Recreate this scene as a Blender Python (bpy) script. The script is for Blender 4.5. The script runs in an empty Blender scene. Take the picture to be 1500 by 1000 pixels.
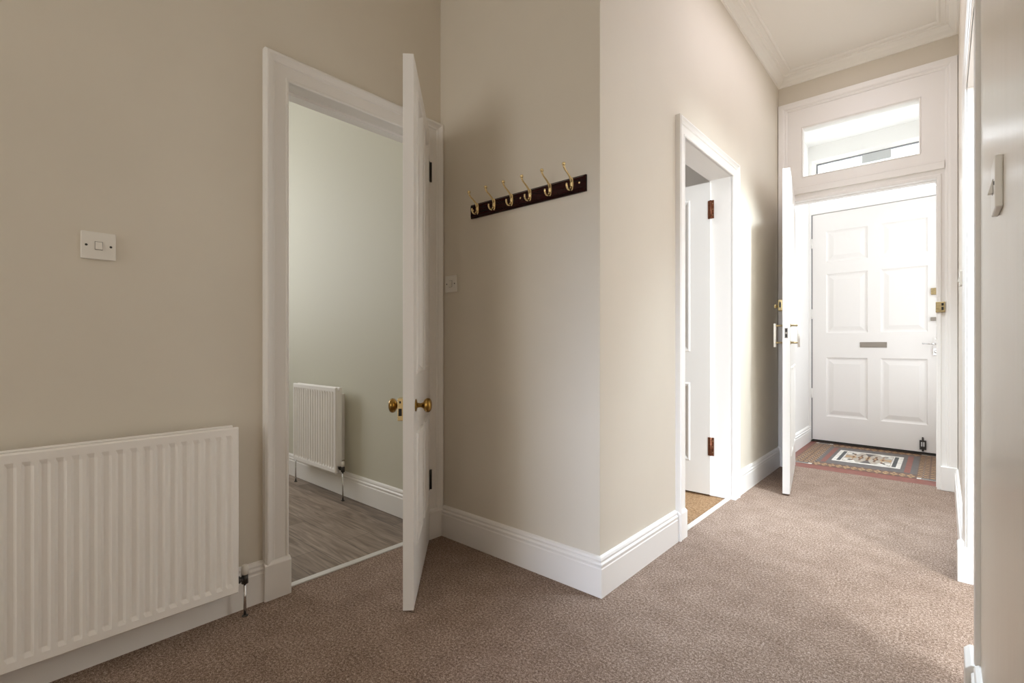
import bpy, bmesh, math, random
from mathutils import Vector, Matrix
random.seed(7)
C = bpy.context.scene.collection
PI = math.pi
R = math.radians

# ------------------------------------------------------------------ materials
def new_mat(name):
    m = bpy.data.materials.new(name); m.use_nodes = True
    nt = m.node_tree
    return m, nt, nt.nodes['Principled BSDF']

def plain(name, col, rough=0.5, metal=0.0, spec=0.5, bump=0.0, bscale=80.0, vary=0.0, vscale=4.0, coat=0.0, bdist=0.002, stretch=None):
    m, nt, b = new_mat(name)
    b.inputs['Base Color'].default_value = (*col, 1)
    b.inputs['Roughness'].default_value = rough
    b.inputs['Metallic'].default_value = metal
    b.inputs['Specular IOR Level'].default_value = spec
    b.inputs['Coat Weight'].default_value = coat
    tc = nt.nodes.new('ShaderNodeTexCoord')
    vec = tc.outputs['Object']
    if stretch:
        mp = nt.nodes.new('ShaderNodeMapping'); mp.inputs['Scale'].default_value = stretch
        nt.links.new(vec, mp.inputs['Vector']); vec = mp.outputs['Vector']
    if bump:
        n = nt.nodes.new('ShaderNodeTexNoise'); n.inputs['Scale'].default_value = bscale; n.inputs['Detail'].default_value = 4
        bp = nt.nodes.new('ShaderNodeBump'); bp.inputs['Strength'].default_value = bump; bp.inputs['Distance'].default_value = bdist
        nt.links.new(vec, n.inputs['Vector']); nt.links.new(n.outputs['Fac'], bp.inputs['Height'])
        nt.links.new(bp.outputs['Normal'], b.inputs['Normal'])
    if vary:
        n = nt.nodes.new('ShaderNodeTexNoise'); n.inputs['Scale'].default_value = vscale; n.inputs['Detail'].default_value = 3
        cr = nt.nodes.new('ShaderNodeValToRGB')
        cr.color_ramp.elements[0].position = 0.3; cr.color_ramp.elements[1].position = 0.7
        cr.color_ramp.elements[0].color = (*[c*(1-vary) for c in col], 1)
        cr.color_ramp.elements[1].color = (*[min(1, c*(1+vary)) for c in col], 1)
        nt.links.new(vec, n.inputs['Vector']); nt.links.new(n.outputs['Fac'], cr.inputs['Fac'])
        nt.links.new(cr.outputs['Color'], b.inputs['Base Color'])
    return m

WALLC = (0.69, 0.635, 0.545)
M = {}
M['wall'] = plain('cream_wall_paint', WALLC, 0.6, spec=0.3, bump=0.12, bscale=9, bdist=0.004, vary=0.015, vscale=2.5)
M['wall_silk'] = plain('cream_silk_wall_paint', (0.69, 0.635, 0.55), 0.30, spec=0.5, bump=0.5, bscale=5, bdist=0.006, stretch=(1, 1.6, 0.3))
M['wall_kitchen'] = plain('pale_sage_wall_paint', (0.60, 0.58, 0.48), 0.6, spec=0.3, bump=0.1, bscale=9, bdist=0.004)
M['ceiling'] = plain('ceiling_paint', (0.86, 0.835, 0.785), 0.8, spec=0.2)
M['white'] = plain('white_gloss_paint', (0.84, 0.815, 0.785), 0.38, spec=0.45)
M['white_room'] = plain('white_matt_paint', (0.85, 0.84, 0.82), 0.7, spec=0.3)
M['white_door'] = plain('white_door_paint', (0.82, 0.80, 0.775), 0.35, spec=0.45)
M['radiator'] = plain('white_radiator_enamel', (0.88, 0.85, 0.81), 0.35, spec=0.45)
M['plastic'] = plain('white_plastic', (0.80, 0.77, 0.71), 0.3)
M['brass'] = plain('aged_brass', (0.30, 0.175, 0.045), 0.3, metal=1.0, vary=0.25, vscale=60)
M['brass_pale'] = plain('polished_brass', (0.86, 0.69, 0.38), 0.25, metal=1.0)
M['brass_dull'] = plain('dull_brass', (0.42, 0.33, 0.18), 0.4, metal=1.0, vary=0.2, vscale=80)
M['chrome'] = plain('chrome', (0.75, 0.75, 0.76), 0.18, metal=1.0)
M['steel_dark'] = plain('dark_steel', (0.06, 0.055, 0.05), 0.4, metal=0.6)
M['black'] = plain('black_slot', (0.012, 0.011, 0.01), 0.6)
M['copper'] = plain('bronzed_hinge', (0.22, 0.085, 0.045), 0.4, metal=0.7, vary=0.4, vscale=90)
M['mahogany'] = plain('dark_mahogany', (0.020, 0.0030, 0.0030), 0.25, spec=0.2, vary=0.5, vscale=14, stretch=(1, 1, 14))
M['grey_vent'] = plain('grey_metal', (0.52, 0.53, 0.53), 0.5)
M['rubber_and_gap_shade'] = plain('weather_strip_and_gap_shade', (0.035, 0.028, 0.022), 0.8)
M['dull_metal'] = plain('dull_grey_brown_metal', (0.30, 0.265, 0.225), 0.45, metal=0.3)
M['gap_shade_grey'] = plain('gap_shade_grey', (0.15, 0.15, 0.155), 0.7)
M['strip'] = plain('pale_metal_strip', (0.72, 0.70, 0.66), 0.3, metal=0.3)

def carpet(name, c0, c1, c2, sc=210.0):
    m, nt, b = new_mat(name)
    L = nt.links
    tc = nt.nodes.new('ShaderNodeTexCoord')
    n = nt.nodes.new('ShaderNodeTexNoise'); n.inputs['Scale'].default_value = sc; n.inputs['Detail'].default_value = 3; n.inputs['Roughness'].default_value = 0.75
    n2 = nt.nodes.new('ShaderNodeTexNoise'); n2.inputs['Scale'].default_value = 9; n2.inputs['Detail'].default_value = 7
    n3 = nt.nodes.new('ShaderNodeTexNoise'); n3.inputs['Scale'].default_value = sc*0.4; n3.inputs['Detail'].default_value = 2
    for q in (n, n2, n3): L.new(tc.outputs['Object'], q.inputs['Vector'])
    cr = nt.nodes.new('ShaderNodeValToRGB')
    e = cr.color_ramp.elements
    e[0].position = 0.36; e[0].color = (*c0, 1)
    e[1].position = 0.64; e[1].color = (*c2, 1)
    x = e.new(0.5); x.color = (*c1, 1)
    mx = nt.nodes.new('ShaderNodeMath'); mx.operation = 'MULTIPLY_ADD'; mx.inputs[1].default_value = 0.60
    ad = nt.nodes.new('ShaderNodeMath'); ad.operation = 'MULTIPLY_ADD'; ad.inputs[1].default_value = 0.29
    sb = nt.nodes.new('ShaderNodeMath'); sb.operation = 'MULTIPLY'; sb.inputs[1].default_value = 0.08
    L.new(n2.outputs['Fac'], sb.inputs[0]); L.new(n3.outputs['Fac'], ad.inputs[0]); L.new(sb.outputs[0], ad.inputs[2])
    L.new(n.outputs['Fac'], mx.inputs[0]); L.new(ad.outputs[0], mx.inputs[2])
    L.new(mx.outputs[0], cr.inputs['Fac']); L.new(cr.outputs['Color'], b.inputs['Base Color'])
    b.inputs['Roughness'].default_value = 1.0; b.inputs['Specular IOR Level'].default_value = 0.05
    b.inputs['Sheen Weight'].default_value = 0.0
    bp = nt.nodes.new('ShaderNodeBump'); bp.inputs['Strength'].default_value = 0.9; bp.inputs['Distance'].default_value = 0.006
    L.new(mx.outputs[0], bp.inputs['Height']); L.new(bp.outputs['Normal'], b.inputs['Normal'])
    return m
M['carpet'] = carpet('brown_twist_carpet', (0.085, 0.050, 0.032), (0.30, 0.217, 0.168), (0.72, 0.575, 0.485), 300.0)
M['carpet2'] = carpet('tan_carpet', (0.16, 0.085, 0.04), (0.33, 0.20, 0.11), (0.50, 0.35, 0.21))

def wood_floor():
    m, nt, b = new_mat('grey_brown_plank_floor'); L = nt.links
    tc = nt.nodes.new('ShaderNodeTexCoord')
    br = nt.nodes.new('ShaderNodeTexBrick')
    br.offset = 0.37; br.inputs['Scale'].default_value = 1.0
    br.inputs['Brick Width'].default_value = 1.15; br.inputs['Row Height'].default_value = 0.145
    br.inputs['Mortar Size'].default_value = 0.0012; br.inputs['Mortar Smooth'].default_value = 0.2
    br.inputs['Color1'].default_value = (0.185, 0.142, 0.108, 1); br.inputs['Color2'].default_value = (0.315, 0.25, 0.20, 1)
    br.inputs['Mortar'].default_value = (0.05, 0.04, 0.032, 1)
    L.new(tc.outputs['Object'], br.inputs['Vector'])
    mp = nt.nodes.new('ShaderNodeMapping'); mp.inputs['Scale'].default_value = (2.2, 22, 1)
    L.new(tc.outputs['Object'], mp.inputs['Vector'])
    n = nt.nodes.new('ShaderNodeTexNoise'); n.inputs['Scale'].default_value = 1.6; n.inputs['Detail'].default_value = 7; n.inputs['Distortion'].default_value = 1.2
    L.new(mp.outputs['Vector'], n.inputs['Vector'])
    cr = nt.nodes.new('ShaderNodeValToRGB')
    cr.color_ramp.elements[0].position = 0.3; cr.color_ramp.elements[0].color = (0.55, 0.52, 0.5, 1)
    cr.color_ramp.elements[1].position = 0.72; cr.color_ramp.elements[1].color = (1.3, 1.3, 1.3, 1)
    L.new(n.outputs['Fac'], cr.inputs['Fac'])
    mx = nt.nodes.new('ShaderNodeMix'); mx.data_type = 'RGBA'; mx.blend_type = 'MULTIPLY'; mx.inputs['Factor'].default_value = 1
    L.new(br.outputs['Color'], mx.inputs['A']); L.new(cr.outputs['Color'], mx.inputs['B'])
    L.new(mx.outputs['Result'], b.inputs['Base Color'])
    b.inputs['Roughness'].default_value = 0.5
    return m
M['planks'] = wood_floor()

def glass():
    m = bpy.data.materials.new('window_glass'); m.use_nodes = True
    nt = m.node_tree; nt.nodes.clear()
    o = nt.nodes.new('ShaderNodeOutputMaterial'); mix = nt.nodes.new('ShaderNodeMixShader')
    t = nt.nodes.new('ShaderNodeBsdfTransparent'); t.inputs['Color'].default_value = (0.97, 0.98, 0.97, 1)
    g = nt.nodes.new('ShaderNodeBsdfGlossy'); g.inputs['Roughness'].default_value = 0.25
    mix.inputs['Fac'].default_value = 0.008
    nt.links.new(t.outputs[0], mix.inputs[1]); nt.links.new(g.outputs[0], mix.inputs[2]); nt.links.new(mix.outputs[0], o.inputs['Surface'])
    return m
M['glass'] = glass()
for nm, col in dict(t_red=(0.20, 0.055, 0.038), t_buff=(0.42, 0.265, 0.125), t_grey=(0.095, 0.085, 0.082), t_white=(0.66, 0.63, 0.57),
                    t_brown=(0.11, 0.05, 0.03), t_slate=(0.045, 0.055, 0.058), t_pale=(0.38, 0.335, 0.275), t_rust=(0.17, 0.08, 0.042)).items():
    M[nm] = plain('tile_' + nm[2:], col, 0.4, vary=0.18, vscale=22)

# ------------------------------------------------------------------ mesh helpers
class MB:
    def __init__(s): s.v = []; s.f = []; s.m = []; s.sm = []
    def vert(s, p): s.v.append(tuple(p)); return len(s.v)-1
    def face(s, idx, mi=0, smooth=False): s.f.append(tuple(idx)); s.m.append(mi); s.sm.append(smooth)
    def quad(s, a, b, c, d, mi=0): s.face([s.vert(p) for p in (a, b, c, d)], mi)
    def box(s, x0, x1, y0, y1, z0, z1, mi=0, tf=None):
        P = [(x, y, z) for x in (x0, x1) for y in (y0, y1) for z in (z0, z1)]
        if tf: P = [tf @ Vector(p) for p in P]
        i = [s.vert(p) for p in P]
        for q in ((0,1,3,2),(4,6,7,5),(0,4,5,1),(2,3,7,6),(0,2,6,4),(1,5,7,3)): s.face([i[k] for k in q], mi)
    def tube(s, pts, rad, n=12, mi=0, cap=True, squash=None):
        pts = [Vector(p) for p in pts]
        if not isinstance(rad, (list, tuple)): rad = [rad]*len(pts)
        rings = []; up = None
        for k, p in enumerate(pts):
            t = (pts[min(k+1, len(pts)-1)] - pts[max(k-1, 0)]).normalized()
            if up is None:
                up = Vector((0,0,1)) if abs(t.z) < 0.9 else Vector((1,0,0))
            a = (up - t*up.dot(t)).normalized(); up = a
            b = t.cross(a)
            rings.append([s.vert(p + (a*math.cos(2*PI*j/n) + b*math.sin(2*PI*j/n))*rad[k]) for j in range(n)])
        for k in range(len(rings)-1):
            for j in range(n):
                s.face((rings[k][j], rings[k][(j+1)%n], rings[k+1][(j+1)%n], rings[k+1][j]), mi, True)
        if cap:
            s.face(rings[0][::-1], mi); s.face(rings[-1], mi)
    def lathe(s, prof, origin, axis, n=24, mi=0, scale2=1.0):
        # prof: (distance along axis, radius)
        ax = Vector(axis).normalized(); o = Vector(origin)
        up = Vector((0,0,1)) if abs(ax.z) < 0.9 else Vector((1,0,0))
        a = (up - ax*up.dot(ax)).normalized(); b = ax.cross(a)
        rings = []
        for d, r in prof:
            r = max(r, 1e-5)
            rings.append([s.vert(o + ax*d + (a*math.cos(2*PI*j/n) + b*scale2*math.sin(2*PI*j/n))*r) for j in range(n)])
        for k in range(len(rings)-1):
            for j in range(n):
                s.face((rings[k][j], rings[k][(j+1)%n], rings[k+1][(j+1)%n], rings[k+1][j]), mi, True)
        s.face(rings[0][::-1], mi); s.face(rings[-1], mi)
    def build(s, name, mats, parent=None, bevel=0.0, weld=True, seg=2, angle=35):
        me = bpy.data.meshes.new(name)
        me.from_pydata(s.v, [], s.f)
        if not isinstance(mats, (list, tuple)): mats = [mats]
        for m in mats: me.materials.append(m)
        for p, mi, sm in zip(me.polygons, s.m, s.sm): p.material_index = mi; p.use_smooth = sm
        bm = bmesh.new(); bm.from_mesh(me)
        if weld: bmesh.ops.remove_doubles(bm, verts=bm.verts, dist=1e-5)
        bmesh.ops.recalc_face_normals(bm, faces=bm.faces)
        bm.to_mesh(me); bm.free()
        o = bpy.data.objects.new(name, me); C.objects.link(o)
        if parent is not None: o.parent = parent
        if bevel:
            b = o.modifiers.new('edge_round', 'BEVEL'); b.width = bevel; b.segments = seg; b.limit_method = 'ANGLE'; b.angle_limit = R(angle)
        return o

def tag(o, label, cat, group=None, kind=None):
    o['label'] = label; o['category'] = cat
    if group: o['group'] = group
    if kind: o['kind'] = kind
    return o
def struct(o, label, cat): return tag(o, label, cat, kind='structure')
def empty(name, loc=(0,0,0), rz=0.0):
    o = bpy.data.objects.new(name, None); C.objects.link(o)
    o.location = loc; o.rotation_euler = (0,0,rz); o.empty_display_size = 0.1
    return o

def slab(mb, cu, cv, holes, t0, t1, mp):
    """flat slab with rectangular holes, one connected mesh. cu/cv = outer (min,max); holes (u0,u1,v0,v1); mp(u,v,t)->xyz"""
    us = sorted({*cu, *[h[k] for h in holes for k in (0,1)]}); vs = sorted({*cv, *[h[k] for h in holes for k in (2,3)]})
    us = [u for u in us if cu[0] <= u <= cu[1]]; vs = [v for v in vs if cv[0] <= v <= cv[1]]
    def solid(i, j):
        if i < 0 or j < 0 or i >= len(us)-1 or j >= len(vs)-1: return False
        u = (us[i]+us[i+1])/2; v = (vs[j]+vs[j+1])/2
        return not any(h[0] < u < h[1] and h[2] < v < h[3] for h in holes)
    for i in range(len(us)-1):
        for j in range(len(vs)-1):
            if not solid(i, j): continue
            a, b, c, d = us[i], us[i+1], vs[j], vs[j+1]
            mb.quad(mp(a,c,t0), mp(b,c,t0), mp(b,d,t0), mp(a,d,t0))
            mb.quad(mp(a,c,t1), mp(a,d,t1), mp(b,d,t1), mp(b,c,t1))
            if not solid(i-1, j): mb.quad(mp(a,c,t0), mp(a,d,t0), mp(a,d,t1), mp(a,c,t1))
            if not solid(i+1, j): mb.quad(mp(b,c,t0), mp(b,c,t1), mp(b,d,t1), mp(b,d,t0))
            if not solid(i, j-1): mb.quad(mp(a,c,t0), mp(a,c,t1), mp(b,c,t1), mp(b,c,t0))
            if not solid(i, j+1): mb.quad(mp(a,d,t0), mp(b,d,t0), mp(b,d,t1), mp(a,d,t1))

def sweep_u(mb, prof, u0, u1, zb, zt, mp):
    """closed profile (a outward from the opening, b out of the wall) round the two sides and head of an opening"""
    st = [lambda a: (u0-a, zb), lambda a: (u0-a, zt+a), lambda a: (u1+a, zt+a), lambda a: (u1+a, zb)]
    rings = []
    for f in st:
        rings.append([mb.vert(mp(f(a)[0], f(a)[1], b)) for a, b in prof])
    n = len(prof)
    for k in range(3):
        for j in range(n):
            mb.face((rings[k][j], rings[k][(j+1)%n], rings[k+1][(j+1)%n], rings[k+1][j]))
    mb.face(rings[0][::-1]); mb.face(rings[3])

def sweep_rect(mb, prof, u0, u1, z0, z1, mp):
    """closed profile round all four sides of a rectangle"""
    st = [lambda a: (u0-a, z0-a), lambda a: (u0-a, z1+a), lambda a: (u1+a, z1+a), lambda a: (u1+a, z0-a)]
    rings = [[mb.vert(mp(*f(a), b)) for a, b in prof] for f in st]
    n = len(prof)
    for k in range(4):
        for j in range(n):
            mb.face((rings[k][j], rings[k][(j+1)%n], rings[(k+1)%4][(j+1)%n], rings[(k+1)%4][j]))

def sweep_plan(mb, pts, prof, side=1):
    """closed profile (out, z) along a plan polyline, mitred; side=1: out is to the left of travel"""
    pts = [Vector(p) for p in pts]
    ns = []
    for k in range(len(pts)-1):
        d = (pts[k+1]-pts[k]).normalized(); ns.append(Vector((-d.y, d.x))*side)
    rings = []
    for k, p in enumerate(pts):
        if k == 0: mvec = ns[0]
        elif k == len(pts)-1: mvec = ns[-1]
        else: mvec = (ns[k-1]+ns[k])/(1+ns[k-1].dot(ns[k]))
        rings.append([mb.vert((p.x+mvec.x*o, p.y+mvec.y*o, z)) for o, z in prof])
    n = len(prof)
    for k in range(len(rings)-1):
        for j in range(n):
            mb.face((rings[k][j], rings[k][(j+1)%n], rings[k+1][(j+1)%n], rings[k+1][j]))
    mb.face(rings[0][::-1]); mb.face(rings[-1])

def door_leaf(mb, w, z0, z1, t, panels, style='flat', back=True):
    """door leaf: x 0..w, front face y=0 (outward +y), back face y=-t; panels (u0,u1,v0,v1) on both faces"""
    if style == 'flat': rings = [(0,0),(0.003,0.005),(0.010,0.007),(0.018,0.003),(0.026,-0.006),(0.032,-0.010)]
    else: rings = [(0,0),(0.004,-0.004),(0.010,-0.010),(0.018,-0.013),(0.026,-0.013),(0.060,-0.004),(0.064,-0.003)]
    us = sorted({0, w, *[p[k] for p in panels for k in (0,1)]}); vs = sorted({z0, z1, *[p[k] for p in panels for k in (2,3)]})
    for fy, sg in ((0, 1), (-t, -1)):
        for i in range(len(us)-1):
            for j in range(len(vs)-1):
                u = (us[i]+us[i+1])/2; v = (vs[j]+vs[j+1])/2
                if any(p[0] < u < p[1] and p[2] < v < p[3] for p in panels): continue
                mb.quad((us[i],fy,vs[j]), (us[i+1],fy,vs[j]), (us[i+1],fy,vs[j+1]), (us[i],fy,vs[j+1]))
        for p in panels:
            loops = [[(p[0]+a, fy+sg*b, p[2]+a), (p[1]-a, fy+sg*b, p[2]+a), (p[1]-a, fy+sg*b, p[3]-a), (p[0]+a, fy+sg*b, p[3]-a)] for a, b in rings]
            for A, B in zip(loops, loops[1:]):
                for k in range(4): mb.quad(A[k], A[(k+1)%4], B[(k+1)%4], B[k])
            mb.quad(*loops[-1])
    for j in range(len(vs)-1):
        for u in (0, w): mb.quad((u,0,vs[j]), (u,0,vs[j+1]), (u,-t,vs[j+1]), (u,-t,vs[j]))
    for i in range(len(us)-1):
        for z in (z0, z1): mb.quad((us[i],0,z), (us[i+1],0,z), (us[i+1],-t,z), (us[i],-t,z))

# ------------------------------------------------------------------ dimensions (metres, camera at 0,0,1)
XL, YA, XP, YF, XR = -2.005, 1.695, -1.03, 4.50, 0.072     # left wall, alcove wall, passage wall, front screen, right wall
YB, ZC, T = -2.3, 3.20, 0.14
SK = 0.158                                                  # skirting height
DL = (0.886, 1.598, 2.065)                                  # doorway in left wall
DP = (2.515, 3.308, 2.090)                                  # doorway in passage wall
mpX = lambda u, v, t: (t, u, v)
mpY = lambda u, v, t: (u, t, v)
LG = 0.03   # lining thickness
DR = (1.90, 2.80, 2.075)                                    # doorway in right wall

# ------------------------------------------------------------------ floors and ceilings
mb = MB()
FP = [(XL-0.02, YB-0.1), (XR+T, YB-0.1), (XR+T, 4.575), (XP-0.02, 4.575), (XP-0.02, YA+0.01), (XL-0.02, YA+0.01)]
b0 = [mb.vert((x, y, 0)) for x, y in FP]; b1 = [mb.vert((x, y, -0.06)) for x, y in FP]
mb.face(b0); mb.face(b1[::-1])
for k in range(6): mb.face((b0[k], b1[k], b1[(k+1)%6], b0[(k+1)%6]))
struct(mb.build('floor', M['carpet']), 'brown flecked twist pile carpet covering the hall and passage', 'floor')
mb = MB(); mb.box(-4.8, XL-0.024, -1.6, 1.72, -0.06, -0.003)
struct(mb.build('floor_kitchen', M['planks']), 'grey brown wood plank floor seen through the open left doorway', 'floor')
mb = MB(); mb.box(-4.2, XP-T+0.0, 1.85, 4.4, -0.06, -0.004)
mb.box(XP-T, XP-0.021, DP[0]-LG, DP[1]+LG, -0.06, -0.004)
struct(mb.build('floor_bedroom', M['carpet2']), 'tan carpet seen through the doorway in the passage wall', 'floor')
mb = MB(); mb.box(XR+T+0.002, 3.3, -0.5, 3.6, -0.06, 0)
struct(mb.build('floor_side_room', M['carpet']), 'brown carpet in the room beyond the right doorway', 'floor')
mb = MB(); mb.box(-4.9, 3.4, -5.2, 4.6, ZC, ZC+0.12)
struct(mb.build('ceiling', M['ceiling']), 'off-white ceiling above the hall and passage', 'ceiling')
mb = MB(); mb.box(-1.25, 0.3, 4.60, 6.2, 3.06, 3.19)
struct(mb.build('ceiling_vestibule', M['white_room']), 'white ceiling of the entrance vestibule', 'ceiling')

# ------------------------------------------------------------------ walls
def wall(name, plane, cu, cv, holes, t0, t1, mat, label):
    mb = MB(); slab(mb, cu, cv, holes, t0, t1, mpX if plane == 'X' else mpY)
    return struct(mb.build(name, mat), label, 'wall')
wall('wall_left', 'X', (YB, YA), (0, ZC), [(DL[0]-LG, DL[1]+LG, -1, DL[2]+LG)], XL-T, XL, M['wall'], 'cream left wall of the hall behind the large radiator')
wall('wall_alcove', 'Y', (XL-T, XP), (0, ZC), [], YA, YA+0.15, M['wall'], 'cream alcove wall carrying the coat rack')
wall('wall_passage', 'X', (YA+0.15, YF+0.05), (0, ZC), [(DP[0]-LG, DP[1]+LG, -1, DP[2]+LG)], XP-T, XP, M['wall'], 'cream left wall of the passage with the second doorway')
mb = MB(); slab(mb, (YA, YA+0.15), (0, ZC), [], XP-0.001, XP, mpX)
wall('wall_right', 'X', (YB-0.12, YF+0.2), (0, ZC), [(DR[0]-LG, DR[1]+LG, -1, DR[2]+LG)], XR, XR+T, M['wall_silk'], 'cream silk painted wall at the right edge')
wall('wall_back', 'Y', (XL-T, XR+T), (0, ZC), [(-0.30, XR, -1, 2.05), (-1.85, -0.60, 0.60, 2.60)], YB-0.12, YB, M['wall'], 'cream wall closing the hall behind the viewpoint')
wall('wall_front', 'Y', (XP, XR), (2.965, ZC), [], YF+0.012, YF+0.12, M['wall'], 'strip of tan wall above the transom window')
# kitchen
wall('wall_kitchen_far', 'Y', (-4.8, XL-T), (0, ZC), [], 1.708, 1.845, M['wall_kitchen'], 'pale sage wall behind the small radiator in the next room')
KW = (-0.2, 1.1, 1.2, 2.7)
wall('wall_kitchen_window', 'X', (-1.6, 1.708), (0, ZC), [KW], -4.92, -4.8, M['wall_kitchen'], 'window wall of the room through the left doorway')
wall('wall_kitchen_near', 'Y', (-4.8, XL-T), (0, ZC), [], -1.72, -1.6, M['wall_kitchen'], 'near wall of the room through the left doorway')
# bedroom
BW = (2.1, 3.15, 0.7, 2.5)
wall('wall_bedroom_window', 'X', (1.845, 4.4), (0, ZC), [BW], -4.32, -4.2, M['white_room'], 'window wall of the room off the passage')
wall('wall_bedroom_far', 'Y', (-4.2, XP-T), (0, ZC), [], 4.4, 4.52, M['white_room'], 'far wall of the room off the passage')
wall('wall_bedroom_near', 'Y', (-4.2, XL-T), (0, ZC), [], 1.846, 1.86, M['white_room'], 'near wall of the room off the passage')
# side room on the right
SW = (1.55, 3.2, 0.7, 2.6)
wall('wall_side_window', 'X', (-0.5, 3.6), (0, ZC), [SW, (-0.40, 0.60, 1.0, 2.3)], 3.3, 3.42, M['white_room'], 'window wall of the room beyond the right doorway')
wall('wall_side_far', 'Y', (XR+T, 3.3), (0, ZC), [], 3.6, 3.72, M['white_room'], 'far wall of the room beyond the right doorway')
wall('wall_side_near', 'Y', (XR+T, 3.3), (0, ZC), [], -0.62, -0.5, M['white_room'], 'near wall of the room beyond the right doorway')
# back corridor behind the viewpoint
LW = (0.22, 0.52, 2.10, 2.95)
wall('wall_corridor_window', 'Y', (-0.42, 0.72), (0, ZC), [LW], -5.12, -5.0, M['wall'], 'end wall of the corridor behind the viewpoint')
wall('wall_corridor_left', 'X', (-5.0, YB-0.12), (0, ZC), [], -0.42, -0.30, M['wall'], 'left wall of the corridor behind the viewpoint')
wall('wall_corridor_right', 'X', (-5.0, YB-0.12), (0, ZC), [], 0.60, 0.72, M['wall'], 'right wall of the corridor behind the viewpoint')
mb = MB(); mb.box(-0.42, 0.72, -5.0, YB-0.1, -0.06, 0)
struct(mb.build('floor_corridor', M['carpet']), 'brown carpet in the corridor behind the viewpoint', 'floor')
# vestibule
XV = -1.062
wall('wall_vestibule_left', 'X', (4.62, 6.3), (0, 3.2), [], XV-0.12, XV, M['white_room'], 'white left wall of the entrance vestibule')
wall('wall_vestibule_right', 'X', (4.70, 6.3), (0, 3.2), [(4.85, 5.60, 0.5, 2.7)], 0.10, 0.22, M['white_room'], 'white right wall of the entrance vestibule')

# ------------------------------------------------------------------ skirting
SKP = [(0,0),(0.019,0),(0.019,0.112),(0.0165,0.116),(0.0165,0.122),(0.019,0.126),(0.0185,0.131),(0.0125,0.136),(0.0125,0.140),(0.014,0.145),(0.011,0.153),(0.004,SK),(0,SK)]
def base(name, pts, side, label, mat='white', prof=SKP):
    mb = MB(); sweep_plan(mb, pts, prof, side)
    return struct(mb.build(name, M[mat]), label, 'skirting board')
base('baseboard_left', [(XL, YB), (XL, 0.790)], -1, 'white moulded skirting under the large radiator')
base('baseboard_alcove', [(XL+0.03, YA), (XP, YA), (XP, DP[0]-0.097)], -1, 'white moulded skirting turning the corner below the coat rack')
base('baseboard_passage', [(XP, DP[1]+0.09), (XP, YF)], -1, 'white skirting between second doorway and entrance screen')
base('baseboard_right', [(XR, 2.925), (XR, YF)], 1, 'white skirting on the right wall near the entrance screen')
base('baseboard_near', [(XR, YB), (XR, 1.775)], 1, 'white skirting along the near right wall')
base('baseboard_vestibule', [(XV, 4.62), (XV, 5.885)], -1, 'white skirting on the left vestibule wall', 'white_room', [(o*1.3, z*1.0) for o, z in SKP])
base('baseboard_kitchen', [(-4.8, 1.708), (XL-T, 1.708)], -1, 'white skirting below the small radiator in the next room')

# cornice round the passage
CP = [(0,ZC),(0,ZC-0.082),(0.010,ZC-0.080),(0.013,ZC-0.068),(0.020,ZC-0.060),(0.034,ZC-0.048),(0.046,ZC-0.030),(0.050,ZC-0.016),(0.064,ZC-0.014),(0.068,ZC-0.008),(0.090,ZC-0.007),(0.100,ZC-0.012),(0.110,ZC-0.006),(0.112,ZC)]
mb = MB(); sweep_plan(mb, [(XL, YB), (XL, YA), (XP, YA), (XP, YF+0.012), (XR, YF+0.012), (XR, YB)], CP, -1)
struct(mb.build('trim_cornice', M['ceiling']), 'moulded plaster cornice round the ceiling', 'cornice')

# ------------------------------------------------------------------ door casings
CAS = [(0,0),(0,0.013),(0.004,0.017),(0.010,0.017),(0.013,0.014),(0.056,0.014),(0.060,0.019),(0.068,0.020),(0.076,0.024),(0.084,0.030),(0.090,0.030),(0.097,0.024),(0.097,0)]
def casing(name, d, mp, depth, label, cw=1.0, prof=CAS, stop=0.06, plinth_out=0.032, plz=0.150, clip=None):
    """architrave + lining + plinth blocks round a doorway d=(u0,u1,zt). mp(u,z,b): b out of the wall"""
    mb = MB(); sweep_u(mb, [(a*cw, b) for a, b in prof], d[0], d[1], 0.0, d[2], mp)
    o = struct(mb.build(name, M['white']), label, 'door frame')
    l = MB(); sweep_u(l, [(0,0.002),(LG,0.002),(LG,-depth),(0,-depth),(0,-depth*0.72),(-0.013,-depth*0.72),(-0.013,-stop),(0,-stop)] if stop else [(0,0.002),(LG,0.002),(LG,-depth),(0,-depth)], d[0], d[1], -0.0, d[2], mp)
    l.build('door_lining', M['white'], o)
    w = prof[-1][0]*cw
    for u0, u1 in ((d[0]-w-0.004, d[0]+0.003), (d[1]-0.003, d[1]+w+0.004)):
        if clip: u1 = min(u1, clip)
        p = MB()
        pr = [(u0, 0), (u1, 0)]
        k = [p.vert(mp(u, z, b)) for (u, z, b) in ((u0,0,0),(u1,0,0),(u1,0,plinth_out),(u0,0,plinth_out),(u0,plz-0.012,plinth_out),(u1,plz-0.012,plinth_out),(u0,plz,plinth_out-0.012),(u1,plz,plinth_out-0.012),(u0,plz,0),(u1,plz,0))]
        for q in ((0,1,2,3),(3,2,5,4),(4,5,7,6),(6,7,9,8),(8,9,1,0),(0,3,4,6,8),(1,9,7,5,2)): p.face([k[i] for i in q])
        p.build('plinth_block', M['white'], o, bevel=0.002)
    return o
mp_left = lambda u, z, b: (XL+b, u, z)
mp_pass = lambda u, z, b: (XP+b, u, z)
mp_right = lambda u, z, b: (XR-b, u, z)
c1 = casing('trim_1', DL, mp_left, T, 'white moulded architrave round the large open doorway on the left', clip=YA-0.001)
c2 = casing('trim_2', DP, mp_pass, T, 'white moulded architrave round the narrow doorway in the passage wall', cw=0.9, stop=0, plinth_out=0.027)
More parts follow.
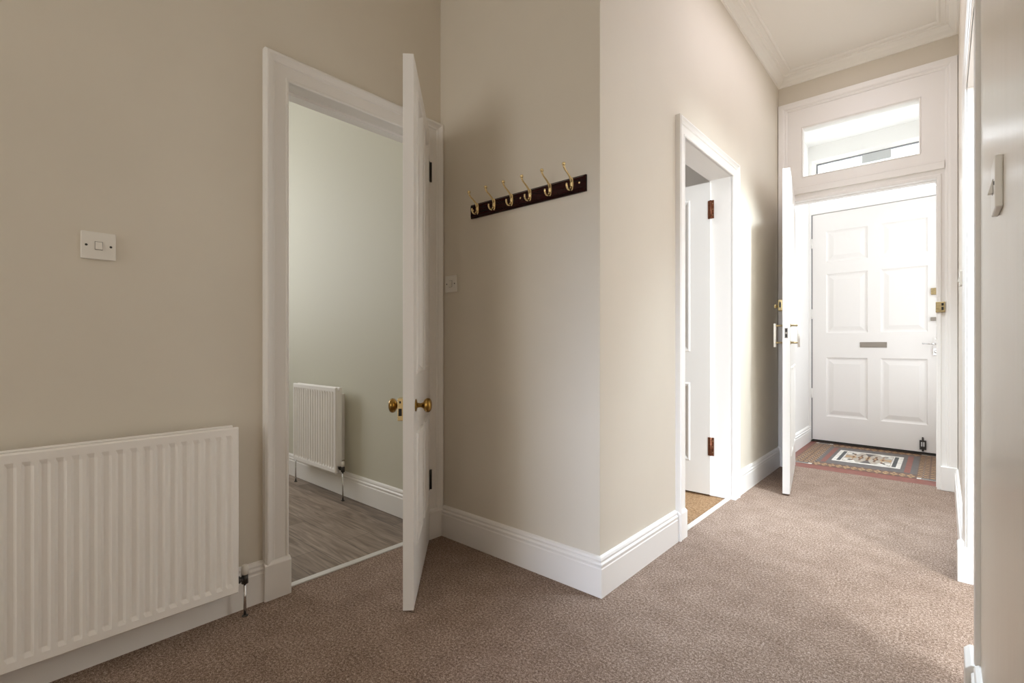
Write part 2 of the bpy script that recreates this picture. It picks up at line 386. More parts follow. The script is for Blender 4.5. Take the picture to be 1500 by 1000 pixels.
c3 = casing('trim_3', DR, mp_right, T, 'white architrave seen edge-on at the right wall', cw=1.2, prof=[(a, b*0.42) for a, b in CAS], plinth_out=0.030)

# threshold strips
mb = MB(); mb.box(XL-0.045, XL-0.012, DL[0]+0.001, DL[1]-0.001, -0.003, 0.006)
struct(mb.build('trim_threshold', M['strip'], bevel=0.003), 'pale metal threshold strip between carpet and plank floor', 'threshold strip')
mb = MB(); mb.box(XP-0.035, XP-0.006, DP[0]+0.001, DP[1]-0.001, -0.003, 0.006)
struct(mb.build('trim_threshold_passage', M['strip'], bevel=0.003), 'pale threshold strip in the passage doorway', 'threshold strip')

# ------------------------------------------------------------------ entrance screen with transom
mb = MB()
OP = (-0.932, -0.038, 2.160); GL = (-0.862, -0.122, 2.345, 2.752)
slab(mb, (XP, XR), (0, 2.968), [(OP[0], OP[1], -1, OP[2]), GL], YF, YF+0.12, mpY)
sc_ = struct(mb.build('trim_screen', M['white'], bevel=0.003), 'white painted timber screen framing the entrance door and transom', 'door frame')
mp_f = lambda u, z, b: (u, YF-b, z)
mb = MB(); sweep_u(mb, [(0,0),(0,0.006),(0.010,0.012),(0.016,0.012),(0.022,0.020),(0.030,0.024),(0.062,0.026),(0.066,0.018),(0.066,0)], -0.962, 0.005, 0.0, 2.900, mp_f)
mb.build('architrave', M['white'], sc_)
mb = MB(); sweep_u(mb, [(0,0.0),(0.0,0.008),(0.006,0.010),(0.020,0.010),(0.024,0.005),(0.024,0)], OP[0], OP[1], 0, OP[2], mp_f)
mb.build('door_bead', M['white'], sc_)
mb = MB(); sweep_u(mb, [(0,-0.052),(0.0,-0.115),(-0.004,-0.115),(-0.004,-0.052)], OP[0], OP[1], 0, OP[2], mp_f)
mb.build('door_stop', M['white'], sc_)
mb = MB(); mb.box(XP+0.07, 0.003, YF-0.016, YF+0.001, 2.215, 2.262); mb.box(XP+0.07, 0.003, YF-0.010, YF+0.001, 2.262, 2.275)
mb.build('transom_rail', M['white'], sc_, bevel=0.004)
for u0, u1 in ((XP+0.001, OP[0]-0.028), (OP[1]+0.02, XR-0.001)):
    mb = MB(); mb.box(u0, u1, YF-0.032, YF+0.001, 0, 0.165); mb.build('plinth_block', M['white'], sc_, bevel=0.004)
mb = MB(); mb.box(-0.036, 0.006, YF-0.018, YF+0.002, 1.225, 1.298); mb.box(-0.044, -0.030, YF-0.018, YF+0.03, 1.225, 1.298); 
k = mb.build('latch_keep', M['brass_dull'], sc_, bevel=0.003); k['label'] = 'brass latch keep on the frame'
mb = MB(); mb.box(-0.014, -0.002, YF-0.0195, YF-0.017, 1.240, 1.262); mb.box(-0.014, -0.002, YF-0.0195, YF-0.017, 1.270, 1.288); mb.build('keep_slot', M['black'], k)
mb = MB(); mb.box(-0.040, -0.0365, YF+0.01, YF+0.035, 1.03, 1.13); mb.build('strike_plate', M['chrome'], sc_)
# transom window
w1 = empty('window_1', (0,0,0)); struct(w1, 'clear glazed transom window over the entrance door', 'window')
mb = MB(); sweep_rect(mb, [(0,-0.03),(0,-0.002),(-0.004,0.003),(-0.010,-0.004),(-0.012,-0.03)], *GL, mp_f)
mb.build('glazing_bead', M['white'], w1)
mb = MB(); mb.box(GL[0], GL[1], YF+0.040, YF+0.045, GL[2], GL[3]); mb.build('pane', M['glass'], w1)

# ------------------------------------------------------------------ vestibule floor: inlaid encaustic tiles
TM = ['t_red','t_buff','t_grey','t_white','t_brown','t_slate','t_pale','t_rust']
ti = {k: i for i, k in enumerate(TM)}
tb = MB()
def tile(x0, x1, y0, y1, m, z): tb.box(x0, x1, y0, y1, -0.004, z, ti[m])
def poly(pts, m, z): tb.face([tb.vert((x, y, z)) for x, y in pts], ti[m])
def dia(cx, cy, rx, ry, m, z): poly([(cx-rx,cy),(cx,cy-ry),(cx+rx,cy),(cx,cy+ry)], m, z)
def octo(cx, cy, r, m, z, n=8, ph=0.39): poly([(cx+r*math.cos(2*PI*k/n+ph), cy+r*math.sin(2*PI*k/n+ph)) for k in range(n)], m, z)
tile(-1.062, 0.10, 4.575, 6.1, 't_red', -0.001)
z1, z2, z3, z4, z5 = 0.0, 0.0004, 0.0008, 0.0012, 0.0016
# field of brown, front and back buff bands
YT0, YT1, YT2, YT3 = 4.735, 4.880, 5.690, 5.840
tile(-0.990, 0.05, YT0, YT3, 't_brown', z1)
for y0, y1 in ((YT0, YT1), (YT2, YT3)):
    n = 13; x0, x1 = -0.83, -0.165; st = (x1-x0)/n; cy = (y0+y1)/2
    for k in range(n):
        cx = x0+st*(k+0.5)
        if k % 2 == 0:
            octo(cx, cy, 0.026, 't_buff', z2); dia(cx, cy, 0.010, 0.016, 't_brown', z3)
            for q in (-1, 1): dia(cx, cy+q*0.052, 0.012, 0.016, 't_buff', z2)
        else:
            dia(cx, cy+0.030, 0.016, 0.024, 't_buff', z2); dia(cx, cy-0.030, 0.016, 0.024, 't_buff', z2); dia(cx-0.015, cy, 0.008, 0.016, 't_buff', z2); dia(cx+0.015, cy, 0.008, 0.016, 't_buff', z2)
# side grid panels
for gx0, gx1 in ((-0.985, -0.832), (-0.158, -0.005)):
    tile(gx0, gx1, YT0+0.055, YT3-0.055, 't_brown', z2)
    nx, ny = 4, 14
    sx, sy = (gx1-gx0)/nx, (YT3-YT0-0.11)/ny
    for i in range(nx):
        for j in range(ny):
            cx, cy = gx0+sx*(i+.5), YT0+0.055+sy*(j+.5)
            octo(cx, cy, 0.0165, 't_buff', z3); dia(cx+sx/2, cy+sy/2, 0.007, 0.012, 't_pale', z3)
            if (i+j) % 2: dia(cx, cy, 0.006, 0.012, 't_rust', z4)
    tile((gx0+gx1)/2-0.004, (gx0+gx1)/2+0.004, YT0+0.055, YT3-0.055, 't_brown', z4)
    for y0 in (YT0+0.005, YT3-0.045):                         # corner insets
        tile(gx0+0.004, gx1-0.004, y0, y0+0.042, 't_white', z4)
        tile(gx0+0.030, gx1-0.030, y0+0.006, y0+0.036, 't_slate', z5)
# centre: slate frame, red bars, white frame
tile(-0.832, -0.158, YT1, YT2, 't_grey', z2)
for a, b in ((-0.800, -0.762), (-0.238, -0.200)): tile(a, b, YT1+0.03, YT2-0.03, 't_red', z3)
tile(-0.736, -0.266, 5.020, 5.560, 't_white', z3)
tile(-0.705, -0.677, 5.060, 5.520, 't_slate', z4); tile(-0.325, -0.297, 5.060, 5.520, 't_slate', z4)
tile(-0.668, -0.334, 5.065, 5.515, 't_pale', z4)
FX0, FX1, FY0, FY1 = -0.664, -0.338, 5.070, 5.510
fcx, fcy = (FX0+FX1)/2, (FY0+FY1)/2
for s_ in (-1, 1):                                            # white and grey wedges from the long sides, buff wedges from the ends
    for k in range(3):
        cx = FX0 + (FX1-FX0)*(k+0.5)/3; y0 = fcy + s_*(FY1-FY0)/2
        poly([(cx-0.040, y0), (cx+0.040, y0), (cx, y0-s_*0.150)][::-s_], 't_white' if k != 1 else 't_grey', z5)
    x0 = fcx + s_*(FX1-FX0)/2
    for k in range(3):
        cy = FY0 + (FY1-FY0)*(k+0.5)/3
        poly([(x0, cy-0.055), (x0, cy+0.055), (x0-s_*0.075, cy)][::s_], 't_white' if k != 1 else 't_buff', z5)
for i in range(5):
    cx = fcx + (i-2)*0.052
    dia(cx, fcy, 0.024, 0.085, 't_rust' if i % 2 else 't_buff', z5+0.0004); dia(cx, fcy, 0.010, 0.040, 't_buff' if i % 2 else 't_brown', z5+0.0008)
    for s_ in (-1, 1):
        dia(cx, fcy+s_*(0.080+0.022*abs(i-2)), 0.013, 0.034, 't_rust', z5+0.0004)
fv = tb.build('floor_vestibule', [M[k] for k in TM], weld=False)
struct(fv, 'red, buff and slate patterned tile floor of the vestibule', 'floor')

# ------------------------------------------------------------------ front door wall (turned 3.8 degrees)
fd = math.atan2(0.06702, -0.99775)              # local +x runs from the right jamb to the left
FO = Vector((-0.046, 5.822, 0)); FM = Matrix.Translation(FO) @ Matrix.Rotation(fd, 4, 'Z')
# local frame: +y = rotated normal. travel leftwards -> left normal points to -Y (towards the hall)
def mpF(u, v, t): return tuple(FM @ Vector((u, t, v)))
DW = (-0.060, 0.984, 2.345)                     # door leaf u range and top
FG = (-0.010, 0.985, 2.43, 2.908)                # fanlight
mb = MB(); slab(mb, (-0.19, 1.06), (0, 3.2), [(DW[0]-0.006, DW[1]+0.008, -1, DW[2]+0.005), FG], -0.14, 0.012, mpF)
struct(mb.build('wall_entrance', M['white_room']), 'white wall round the front door and fanlight', 'wall')
mb = MB(); slab(mb, (DW[0]-0.006, DW[1]+0.006), (0, DW[2]+0.005), [], -0.10, -0.062, mpF)
o = struct(mb.build('trim_door_gap_backing', M['rubber_and_gap_shade']), 'dark sheet behind the front door that colours the gap as shade', 'door frame')  # dark sheet stops daylight leaking and gives the door gap its shade
mb = MB(); slab(mb, (DW[0]-0.006, DW[1]+0.006), (-0.003, 0.012), [], -0.06, 0.02, mpF)
struct(mb.build('trim_door_sill', M['rubber_and_gap_shade']), 'dark weather strip along the foot of the front door', 'door sill')
mb = MB(); slab(mb, (DW[1]+0.0005, DW[1]+0.0075), (0.03, DW[2]), [], -0.03, 0.004, mpF)
struct(mb.build('trim_door_gap_shade', M['gap_shade_grey']), 'grey strip painting the gap shade down the hinge side of the front door', 'door frame')  # dark strip drawn in for the shaded gap between leaf and frame
# fanlight
w2 = empty('window_2', (0,0,0)); struct(w2, 'bright fanlight window above the front door', 'window')
mpF2 = lambda u, z, b: mpF(u, z, b)
mb = MB(); sweep_rect(mb, [(0,0.010),(0.0,-0.09),(-0.030,-0.09),(-0.030,-0.03),(-0.022,-0.03)], *FG, mpF2); mb.build('sash', M['white_room'], w2)
mb = MB(); slab(mb, (FG[0]+0.030, FG[1]-0.030), (FG[3]-0.040, FG[3]-0.030), [], -0.055, -0.031, mpF); slab(mb, (FG[1]-0.040, FG[1]-0.030), (FG[2]+0.200, FG[3]-0.040), [], -0.055, -0.031, mpF); mb.build('sash_shade_line', M['gap_shade_grey'], w2)  # dark strips in place of the shadow line inside the sash
mb = MB(); slab(mb, (FG[0], FG[1]), (FG[2], FG[3]), [], -0.075, -0.07, mpF); mb.build('pane', M['glass'], w2)
mb = MB(); slab(mb, (0.333, 0.562), (2.782, 2.868), [], -0.060, -0.022, mpF); v = mb.build('vent', M['grey_vent'], w2, bevel=0.004); v['label'] = 'grey vent box at the head of the fanlight'

# front door
d4 = empty('door_4', tuple(FO), fd); struct(d4, 'white six panelled front door with letter plate, closed, beyond the tiled vestibule', 'door')
lb = MB(); cu = [(0.065, 0.411), (0.512, 0.862)]; off = -DW[0]
panels = [(a+off, b+off, z0, z1_) for a, b in cu for z0, z1_ in ((0.270, 0.872), (1.120, 1.724), (1.845, 2.160))]
door_leaf(lb, DW[1]-DW[0], 0.022, DW[2], 0.05, panels, 'raised')
lb.v = [(x-off, y, z) for x, y, z in lb.v]
lb.build('leaf', M['white_door'], d4)
mb = MB(); mb.box(0.362, 0.574, 0, 0.006, 0.975, 1.027)
p = mb.build('letter_plate', M['dull_metal'], d4, bevel=0.002); p['label'] = 'dull metal letter plate'
mb = MB(); mb.box(0.378, 0.558, 0.006, 0.009, 0.985, 1.012); mb.build('flap', M['dull_metal'], p, bevel=0.0015)
mb = MB(); mb.box(-0.008, 0.042, 0, 0.022, 1.452, 1.512); p = mb.build('night_latch', M['brass_dull'], d4, bevel=0.004)
mb = MB(); mb.box(-0.008, 0.045, 0, 0.020, 1.218, 1.250); mb.build('door_bolt', M['dull_metal'], d4, bevel=0.003)
mb = MB(); mb.box(-0.010, 0.028, 0, 0.010, 0.905, 1.070); hp = mb.build('handle_plate', M['white_door'], d4, bevel=0.003)
mb = MB(); mb.tube([(0.008,0.008,1.008),(0.008,0.045,1.008),(0.022,0.052,1.009),(0.100,0.050,1.012)], [0.009,0.008,0.0075,0.006], 10)
mb.build('lever', M['chrome'], hp)
mb = MB(); mb.lathe([(0,0.018),(0.02,0.018),(0.026,0.014),(0.03,0.006)], (0.006,0.008,0.94), (0,1,0), 16); mb.box(0.006, 0.026, 0.008, 0.02, 0.91, 0.965)
mb.build('thumb_turn', M['chrome'], hp)
mb = MB(); mb.lathe([(0,0.006),(0.006,0.006),(0.007,0.004)], (0.010,0.010,1.052), (0,1,0), 10); mb.build('screw', M['chrome'], hp)
for a in (0.435, 0.505):
    pass
mb = MB(); mb.box(0.075, 0.122, 0, 0.016, 0.045, 0.130); mb.tube([(0.0985,0.012,0.03),(0.0985,0.012,0.150)], 0.008, 8); mb.tube([(0.0985,0.01,0.15),(0.0985,0.026,0.156)], 0.007, 8)
p = mb.build('foot_bolt', M['steel_dark'], d4, bevel=0.002); p['label'] = 'dark steel bolt at the foot of the door'
mb = MB(); mb.box(0.086, 0.111, 0.016, 0.019, 0.075, 0.115); mb.build('bolt_plate', M['grey_vent'], p)
for zc in (0.50, 1.32, 2.05):
    mb = MB(); mb.tube([(0.989,0.008,zc-0.05),(0.989,0.008,zc+0.05)], 0.008, 10); mb.box(0.972,0.989,0.0,0.004,zc-0.05,zc+0.05); mb.build('hinge', M['white_door'], d4)

# ------------------------------------------------------------------ shared fittings
def knob(parent, base, ax, mat, r=0.028, name='knob'):
    mb = MB()
    mb.lathe([(0,0.024),(0.003,0.024),(0.005,0.020),(0.007,0.010),(0.018,0.008),(0.024,0.009),(0.030,0.013),(0.034,r*0.75),(0.040,r*0.95),(0.047,r),(0.054,r*0.93),(0.059,r*0.72),(0.062,r*0.4),(0.063,0)], base, ax, 28)
    return mb.build(name, mat, parent)

# ------------------------------------------------------------------ door 1: open leaf of the left doorway
E1 = Vector((-1.485, 1.125)); P1 = Vector((-1.985, 1.605)); w1_ = 0.688
dv = (E1-P1).normalized(); P1 = E1 - dv*w1_
d1 = empty('door_1', (P1.x, P1.y, 0), math.atan2(dv.y, dv.x))
struct(d1, 'white four panelled door with brass knobs standing half open into the hall', 'door')
lb = MB(); door_leaf(lb, w1_, 0.008, 2.088, 0.040, [(a, b, z0, z1_) for a, b in ((0.098, 0.302), (0.388, 0.592)) for z0, z1_ in ((0.215, 0.655), (0.885, 2.000))], 'flat')
lb.build('leaf', M['white_door'], d1, bevel=0.0015)
k = knob(d1, (w1_-0.062, 0, 0.767), (0,1,0), M['brass']); k['label'] = 'aged brass knob on the alcove side'
k = knob(d1, (w1_-0.062, -0.040, 0.767), (0,-1,0), M['brass']); k['label'] = 'aged brass knob on the doorway side'
mb = MB(); mb.box(w1_-0.060, w1_-0.001, -0.060, -0.040, 0.716, 0.800); p = mb.build('rim_latch', M['brass_pale'], d1, bevel=0.002)
mb = MB(); mb.box(w1_-0.0015, w1_+0.0005, -0.056, -0.044, 0.735, 0.762); mb.box(w1_-0.0015, w1_+0.0005, -0.053, -0.047, 0.782, 0.790); mb.build('latch_slot', M['black'], p)
for zc in (1.888, 0.309):
    mb = MB(); mb.tube([(-0.004, 0.006, zc-0.05), (-0.004, 0.006, zc+0.05)], 0.006, 10); mb.box(-0.003, 0.02, -0.001, 0.002, zc-0.05, zc+0.05)
    mb.build('hinge', M['steel_dark'], d1)

# ------------------------------------------------------------------ door 2: leaf open into the room off the passage
d2 = empty('door_2', (XP-T+0.012, DP[1]-0.018, 0), PI)
struct(d2, 'white panelled door folded back inside the passage doorway on bronzed hinges', 'door')
lb = MB(); door_leaf(lb, 0.76, 0.008, 2.078, 0.040, [(a, b, z0, z1_) for a, b in ((0.135, 0.345), (0.425, 0.635)) for z0, z1_ in ((0.215, 0.745), (0.955, 1.98))], 'flat')
lb.v = [(x, y, z) for x, y, z in lb.v]
lb.build('leaf', M['white_door'], d2, bevel=0.0015)
for zc in (1.893, 0.329):
    mb = MB(); mb.box(-0.024, 0.014, 0.0005, 0.004, zc-0.060, zc+0.060); mb.tube([(-0.004, 0.006, zc-0.060), (-0.004, 0.006, zc+0.060)], 0.0065, 10)
    h_ = mb.build('hinge', M['copper'], d2)
    mb = MB()
    for dz in (-0.038, 0, 0.038): mb.lathe([(0,0.004),(0.0015,0.003)], (-0.016, 0.004, zc+dz), (0,1,0), 8)
    mb.build('screw', M['brass_dull'], h_)

# ------------------------------------------------------------------ door 3: entrance screen door swung into the passage
H3 = Vector((-0.948, 4.478)); L3 = Vector((-0.806, 3.628)); dv = (L3-H3).normalized(); w3 = (L3-H3).length
d3 = empty('door_3', (H3.x, H3.y, 0), math.atan2(dv.y, dv.x))      # left normal of travel (-Y) is +X
struct(d3, 'white inner entrance door swung fully open, seen edge-on', 'door')
lb = MB(); door_leaf(lb, w3, 0.012, 2.172, 0.044, [(a, b, z0, z1_) for a, b in ((0.105, 0.375), (0.475, 0.745)) for z0, z1_ in ((0.24, 0.85), (1.02, 2.04))], 'flat')
lb.v = [(x, y+0.044, z) for x, y, z in lb.v]
lb.build('leaf', M['white_door'], d3, bevel=0.0015)
mb = MB(); mb.box(w3-0.075, w3-0.001, -0.026, 0.0, 1.228, 1.302); p = mb.build('rim_latch', M['brass_dull'], d3, bevel=0.006); p['label'] = 'brass rim latch on the wall side'
mb = MB(); mb.box(w3-0.003, w3+0.0006, -0.020, -0.008, 1.25, 1.285); mb.build('latch_bolt', M['black'], p)
mb = MB(); mb.lathe([(0,0.006),(0.010,0.006),(0.012,0.013),(0.022,0.014),(0.026,0.008)], (w3-0.05, -0.026, 1.262), (0,-1,0), 16); mb.build('latch_knob', M['brass_dull'], p)
mb = MB(); mb.box(w3-0.0005, w3+0.0008, 0.013, 0.031, 1.045, 1.112); p = mb.build('edge_plate', M['dull_metal'], d3)
mb = MB(); mb.box(w3, w3+0.0016, 0.016, 0.028, 1.050, 1.072); mb.box(w3, w3+0.0016, 0.016, 0.028, 1.086, 1.108); mb.build('latch_slot', M['black'], p)
for sg, y0, lab in ((-1, 0.0, 'pull handle on the wall side'), (1, 0.044, 'pull handle on the opening side')):
    mb = MB(); y = y0 + sg*0.048
    mb.tube([(w3-0.055, y, 0.985), (w3-0.055, y, 1.145)], 0.0075, 12); p = mb.build('pull_handle', M['plastic'], d3); p['label'] = 'white ' + lab
    for z in (1.015, 1.130):
        mb = MB(); mb.tube([(w3-0.055, y0, z), (w3-0.055, y, z)], 0.006, 10); mb.lathe([(0,0.012),(0.003,0.011),(0.004,0.007)], (w3-0.055, y0, z), (0,sg,0), 14); mb.build('handle_stem', M['brass_dull'], p)
for zc in (1.95, 1.1, 0.25):
    mb = MB(); mb.tube([(0.0, -0.004, zc-0.05), (0.0, -0.004, zc+0.05)], 0.006, 10); mb.build('hinge', M['brass_dull'], d3)

# ------------------------------------------------------------------ radiators
def radiator(name, loc, rz, length, z0, z1, pitch, first, nrib, groove, label, double=True, depth=0.095, valves=(1,), relief=0.0046, covers=False, gap=0.058):
    """local x along the wall 0..length, front faces +y (y=0 the wall)"""
    r = empty(name, loc, rz); tag(r, label, 'radiator')
    yf = depth
    def panel(y, sg, nm):
        mb = MB(); ins = 0.03
        us = [0.0, 0.004]; 
        for k in range(nrib):
            c = first + pitch*k
            g = groove*pitch/2
            us += [c-g-0.002, c-g*0.55, c, c+g*0.55, c+g+0.002]
        us += [length-0.004, length]
        def dep(u):
            for k in range(nrib):
                c = first+pitch*k; g = groove*pitch/2
                t = abs(u-c)
                if t < g*0.8: return 1.0
            return 0.0
        vs = [z0, z0+0.004, z0+ins-0.004, z0+ins+0.010, z1-ins-0.010, z1-ins+0.004, z1-0.004, z1]
        vd = [0, 0, 0, 1, 1, 0, 0, 0]
        grid = []
        for j, v in enumerate(vs):
            row = []
            for i, u in enumerate(us):
                edge = (i in (0, len(us)-1)) or (j in (0, len(vs)-1))
                row.append(mb.vert((u, y - sg*(relief*dep(u)*vd[j] + (0.004 if edge else 0)), v)))
            grid.append(row)
        for j in range(len(vs)-1):
            for i in range(len(us)-1):
                mb.face((grid[j][i], grid[j][i+1], grid[j+1][i+1], grid[j+1][i]), 0, False)
        th = 0.016
        bk = [[mb.vert((u, y-sg*th, v)) for u in (0, length)] for v in (z0, z1)]
        mb.face((bk[0][0], bk[1][0], bk[1][1], bk[0][1]))
        mb.face([grid[0][i] for i in range(len(us))] + [bk[0][1], bk[0][0]])
        mb.face([grid[-1][i] for i in range(len(us))] + [bk[1][1], bk[1][0]])
        mb.face([grid[j][0] for j in range(len(vs))] + [bk[1][0], bk[0][0]])
        mb.face([grid[j][-1] for j in range(len(vs))] + [bk[1][1], bk[0][1]])
        return mb.build(nm, M['radiator'], r)
    panel(yf, 1, 'front_panel')
    if double:
        panel(yf-gap, 1, 'back_panel')
    if covers:
        for u0, u1 in ((-0.001, 0.004), (length-0.004, length+0.001)):
            mb = MB(); mb.box(u0, u1, yf-gap-0.014, yf-0.014, z0+0.045, z1-0.02); mb.build('side_panel', M['radiator'], r)
    for u in (0.09, length-0.09):
        mb = MB(); mb.box(u-0.015, u+0.015, 0.0, yf-0.015 if not double else yf-gap-0.012, z0+0.06, z1-0.05); mb.build('mounting_bracket', M['radiator'], r)
    for side in valves:
        u = length if side > 0 else 0.0
        s = 1 if side > 0 else -1
        yc = yf-0.035
        mb = MB(); mb.tube([(u-s*0.012, yc, z0+0.03), (u+s*0.032, yc, z0+0.03)], 0.0085, 12)
        mb.tube([(u+s*0.032, yc, z0+0.012), (u+s*0.032, yc, z0+0.046)], [0.012, 0.011], 12)
        mb.tube([(u+s*0.004, yc, z0+0.03), (u+s*0.014, yc, z0+0.03)], 0.014, 6)
        va = mb.build('valve', M['steel_dark'], r); va['label'] = 'dark metal valve body'
        mb = MB(); mb.lathe([(0,0.013),(0.03,0.012),(0.034,0.008)], (u+s*0.032, yc, z0+0.046), (0,0,1), 16); mb.build('valve_cap', M['plastic'], va)
        mb = MB(); mb.tube([(u+s*0.032, yc, z0+0.014), (u+s*0.032, yc, -0.002)], 0.005, 12); pp = mb.build('pipe', M['chrome'], r)
        mb = MB(); mb.lathe([(0,0.011),(0.003,0.010),(0.005,0.006)], (u+s*0.032, yc, 0.0), (0,0,1), 16); mb.build('pipe_collar', M['steel_dark'], pp)
    if len(valves) == 1:
        u = 0.0; 
    mb = MB(); mb.lathe([(0,0.010),(0.006,0.010),(0.008,0.006)], (length, yf-0.035, z1-0.03), (1,0,0), 12); mb.build('end_plug', M['chrome'], r)
    return r
# local x -> +Y, local y(front) -> +X : rotation with x axis (0,1), y axis (-1,0) would face -X, so run x along -Y
# large radiator: right hand end (image) is at Y=0.667; x=0 there, running towards -Y
def rad_big():
    L = 1.12
    rz = -PI/2                                   # local x -> -Y, local y -> +X
    return radiator('radiator', (XL, 0.667, 0), rz, L, 0.109, 0.704, 0.034, 0.0313, 32, 0.62, 'large white ribbed panel radiator on the hall wall beside the open door', True, 0.105, (-1, 1))
rad_big()
# small radiator in the next room: faces -Y, right hand end at X=-2.93, running towards -X
radiator('radiator', (-2.93, 1.708, 0), PI, 0.60, 0.172, 0.724, 0.0335, 0.032, 17, 0.60, 'small white ribbed radiator in the next room, seen through the doorway', True, 0.108, (-1, 1), 0.0085, True, 0.030)

# ------------------------------------------------------------------ coat rack
BX0, BX1 = -1.765, -1.090
cr_ = empty('coat_rack', (0, YA, 0)); tag(cr_, 'dark mahogany coat rack with six brass hooks on the alcove wall', 'coat rack')
mb = MB()
sweep_rect(mb, [(0,-0.0),(0.0,-0.008),(-0.003,-0.008),(-0.004,-0.012),(-0.009,-0.018),(-0.012,-0.018),(-0.012,-0.0)], BX0, BX1, 1.626, 1.694, lambda u, z, b: (u, b, z))
mb.box(BX0+0.011, BX1-0.011, -0.018, 0.0, 1.637, 1.683)
mb.build('board', M['mahogany'], cr_)
for x in (-1.708, -1.596, -1.485, -1.376, -1.265, -1.153):
    mb = MB(); y0 = -0.018
    # oval backplate
    n, rows = 20, 5
    prev = None
    for k in range(rows):
        s = math.cos(k/(rows-1)*PI/2); yy = y0 - 0.007*math.sin(k/(rows-1)*PI/2)
        s = max(s, 0.02)
        ring = [mb.vert((x + 0.0095*s*math.cos(2*PI*j/n), yy, 1.6645 + 0.028*(0.35+0.65*s)*math.sin(2*PI*j/n)*(1 if k < rows-1 else 0.2))) for j in range(n)]
        if prev:
            for j in range(n): mb.face((prev[j], prev[(j+1)%n], ring[(j+1)%n], ring[j]), 0, True)
        prev = ring
    mb.face(prev)
    # long upper arm
    pts = [(x, y0-0.003, 1.672), (x, y0-0.008, 1.684), (x, y0-0.016, 1.693), (x, y0-0.030, 1.703), (x, y0-0.045, 1.711), (x, y0-0.054, 1.720), (x, y0-0.057, 1.729)]
    mb.tube(pts, [0.0062, 0.0050, 0.0040, 0.0036, 0.0036, 0.0040, 0.0048], 12)
    mb.lathe([(-0.008,0.001),(-0.0065,0.0055),(-0.002,0.0075),(0.002,0.0075),(0.0055,0.0055),(0.007,0.001)], (x, y0-0.057, 1.733), (0,-0.4,1), 16)
    # lower hook
    pts = [(x, y0-0.004, 1.652), (x, y0-0.009, 1.643), (x, y0-0.017, 1.637), (x, y0-0.027, 1.637), (x, y0-0.034, 1.643), (x, y0-0.037, 1.652), (x, y0-0.037, 1.660)]
    mb.tube(pts, [0.0060, 0.0048, 0.0042, 0.0040, 0.0042, 0.0046, 0.0034], 12)
    mb.build('hook', M['brass_pale'], cr_)
for x in (-1.432, -1.116, -1.738):
    mb = MB(); mb.lathe([(0,0.0048),(0.001,0.0046),(0.002,0.003),(0.0022,0)], (x, -0.018, 1.662), (0,-1,0), 14); mb.build('screw', M['brass_pale'], cr_)

# ------------------------------------------------------------------ light switches (flat plates 86 mm)
def switch(name, loc, rz, label, rocker=(0.011, 0.016), sz=0.043, deep=0.009):
    r = empty(name, loc, rz); tag(r, label, 'light switch', None)
    mb = MB(); mb.box(-sz, sz, 0, deep, -sz, sz); mb.build('plate', M['plastic'], r, bevel=0.0025)
    mb = MB()
    a, b = rocker
    i = [mb.vert(p) for p in ((-a,deep,-b),(a,deep,-b),(a,deep,b),(-a,deep,b),(-a,deep+0.0065,-b),(a,deep+0.0065,-b),(a,deep+0.001,b),(-a,deep+0.001,b))]
    for q in ((0,1,2,3),(4,5,6,7),(0,1,5,4),(2,3,7,6),(0,3,7,4),(1,2,6,5)): mb.face([i[k] for k in q])
    mb.build('rocker', M['plastic'], r, bevel=0.001)
    mb = MB(); sweep_rect(mb, [(0,deep-0.001),(0.0009,deep-0.001),(0.0009,deep+0.0003),(0,deep+0.0003)], -a-0.0002, a+0.0002, -b-0.0002, b+0.0002, lambda u, z, t: (u, t, z)); mb.build('rocker_gap', M['rubber_and_gap_shade'], r)
    for x in (-0.030, 0.030):
        mb = MB(); mb.lathe([(0,0.0036),(0.0006,0.0034),(0.0008,0.002)], (x, deep, 0), (0,1,0), 12); mb.build('screw', M['steel_dark'], r)
    return r
switch('light_switch', (XL, 0.2915, 1.312), -PI/2, 'white single light switch on the left wall above the radiator', (0.0085, 0.012))
switch('light_switch', (-1.915, YA, 1.316), PI, 'white light switch in the corner of the alcove below the coat rack')
switch('light_switch', (XR, 1.165, 1.268), PI/2, 'white light switch seen edge-on on the near right wall', (0.008, 0.011), 0.043, 0.010)
switch('light_switch', (XR, 3.55, 1.355), PI/2, 'small white switch on the right wall past the far architrave', (0.010, 0.018), 0.040, 0.012)

# ------------------------------------------------------------------ lights
def area(name, loc, target, sx, sy, power, col=(1,1,1), spread=180):
    l = bpy.data.lights.new(name, 'AREA'); l.shape = 'RECTANGLE'; l.size = sx; l.size_y = sy; l.energy = power; l.color = col; l.spread = R(spread)
    o = bpy.data.objects.new(name, l); C.objects.link(o); o.location = loc
    d = Vector(target) - Vector(loc); o.rotation_euler = d.to_track_quat('-Z', 'Y').to_euler()
    return o
def spot(name, loc, target, deg, power, col=(1,1,1), blend=0.7):
    l = bpy.data.lights.new(name, 'SPOT'); l.energy = power; l.color = col; l.spot_size = R(deg); l.spot_blend = blend; l.shadow_soft_size = 0.06
    o = bpy.data.objects.new(name, l); C.objects.link(o); o.location = loc
    o.rotation_euler = (Vector(target) - Vector(loc)).to_track_quat('-Z', 'Y').to_euler()
    return o
area('kitchen_window_light', (-4.86, 0.45, 1.95), (0, 0.45, 1.95), 1.3, 1.5, 29, (0.96, 0.97, 1.0))
area('bedroom_fill_light', (-1.9, 2.45, 3.0), (-1.9, 2.45, 0), 0.4, 0.4, 4, (0.95, 0.95, 1.0))  # added unseen fill that brightens the open leaf and jamb
area('side_room_window_light', (3.36, 2.37, 1.65), (0, 2.37, 1.65), 1.9, 1.65, 15, (0.88, 0.88, 1.0))
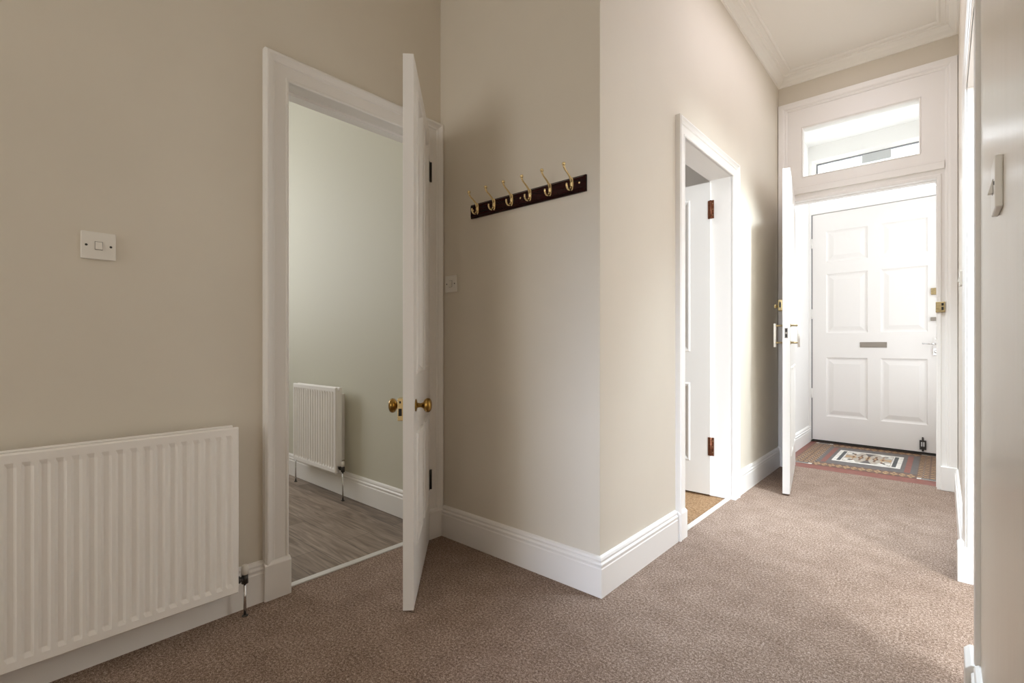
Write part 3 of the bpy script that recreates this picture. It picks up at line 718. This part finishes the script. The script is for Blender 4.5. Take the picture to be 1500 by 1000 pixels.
area('side_room_near_window_light', (3.36, 0.10, 1.65), (0, 2.8, 1.4), 0.95, 1.25, 310, (0.87, 0.95, 1.0))
area('corridor_window_light', (0.37, -5.06, 2.52), (-0.9, 1, 0.7), 0.28, 0.8, 37, (0.70, 0.80, 1.0), 70)
ff = FM @ Vector((0.48, -0.20, 2.70)); ft = FM @ Vector((0.48, 1.4, 1.6))
area('fanlight_daylight', ff, ft, 0.93, 0.5, 8, (0.9, 0.9, 1.0))
area('vestibule_side_fill', (0.16, 5.22, 1.6), (-1, 5.22, 1.6), 0.74, 2.1, 7.4, (0.9, 0.95, 1.0))  # unseen fill behind an invented side opening, evens out the vestibule
area('passage_ceiling_fill', (-0.48, 3.2, 3.12), (-0.48, 3.2, 0), 0.5, 1.6, 9.3, (0.94, 0.90, 1.0))  # added fill above the frame, lifts the passage walls; no fixture known
spot('passage_fill_spot_far', (-0.12, 3.30, 3.16), (-0.86, 3.98, 0), 56, 370, (0.80, 0.92, 1.0))  # invented spot lifting the far carpet and lower passage wall
spot('passage_fill_spot_near', (-0.30, 2.30, 3.16), (-0.06, 2.45, 0), 58, 285, (0.66, 0.84, 1.0))  # invented spot brightening the carpet by the right doorway
area('hall_back_fill', (-1.225, YB-0.10, 1.60), (-1.225, 0, 1.45), 1.22, 1.96, 15.5, (1.0, 0.965, 0.88))  # added fill behind the viewpoint, lifts the alcove wall evenly

w = bpy.data.worlds.new('sky'); bpy.context.scene.world = w; w.use_nodes = True
bg = w.node_tree.nodes['Background']; bg.inputs['Color'].default_value = (0.93, 0.96, 1.0, 1); bg.inputs['Strength'].default_value = 2.1

# ------------------------------------------------------------------ camera
cd = bpy.data.cameras.new('camera'); co = bpy.data.objects.new('camera', cd); C.objects.link(co)
co.location = (0, 0, 1.0); co.rotation_euler = (PI/2, 0, R(41.479))
cd.sensor_width = 36; cd.lens = 716/1500*36; cd.shift_y = 5/1500; cd.clip_start = 0.01; cd.clip_end = 100
s = bpy.context.scene
s.camera = co
s.view_settings.view_transform = 'Standard'; s.view_settings.look = 'None'; s.view_settings.gamma = 1; s.view_settings.exposure = 0.0
s.cycles.max_bounces = 10; s.cycles.diffuse_bounces = 8; s.cycles.transparent_max_bounces = 12
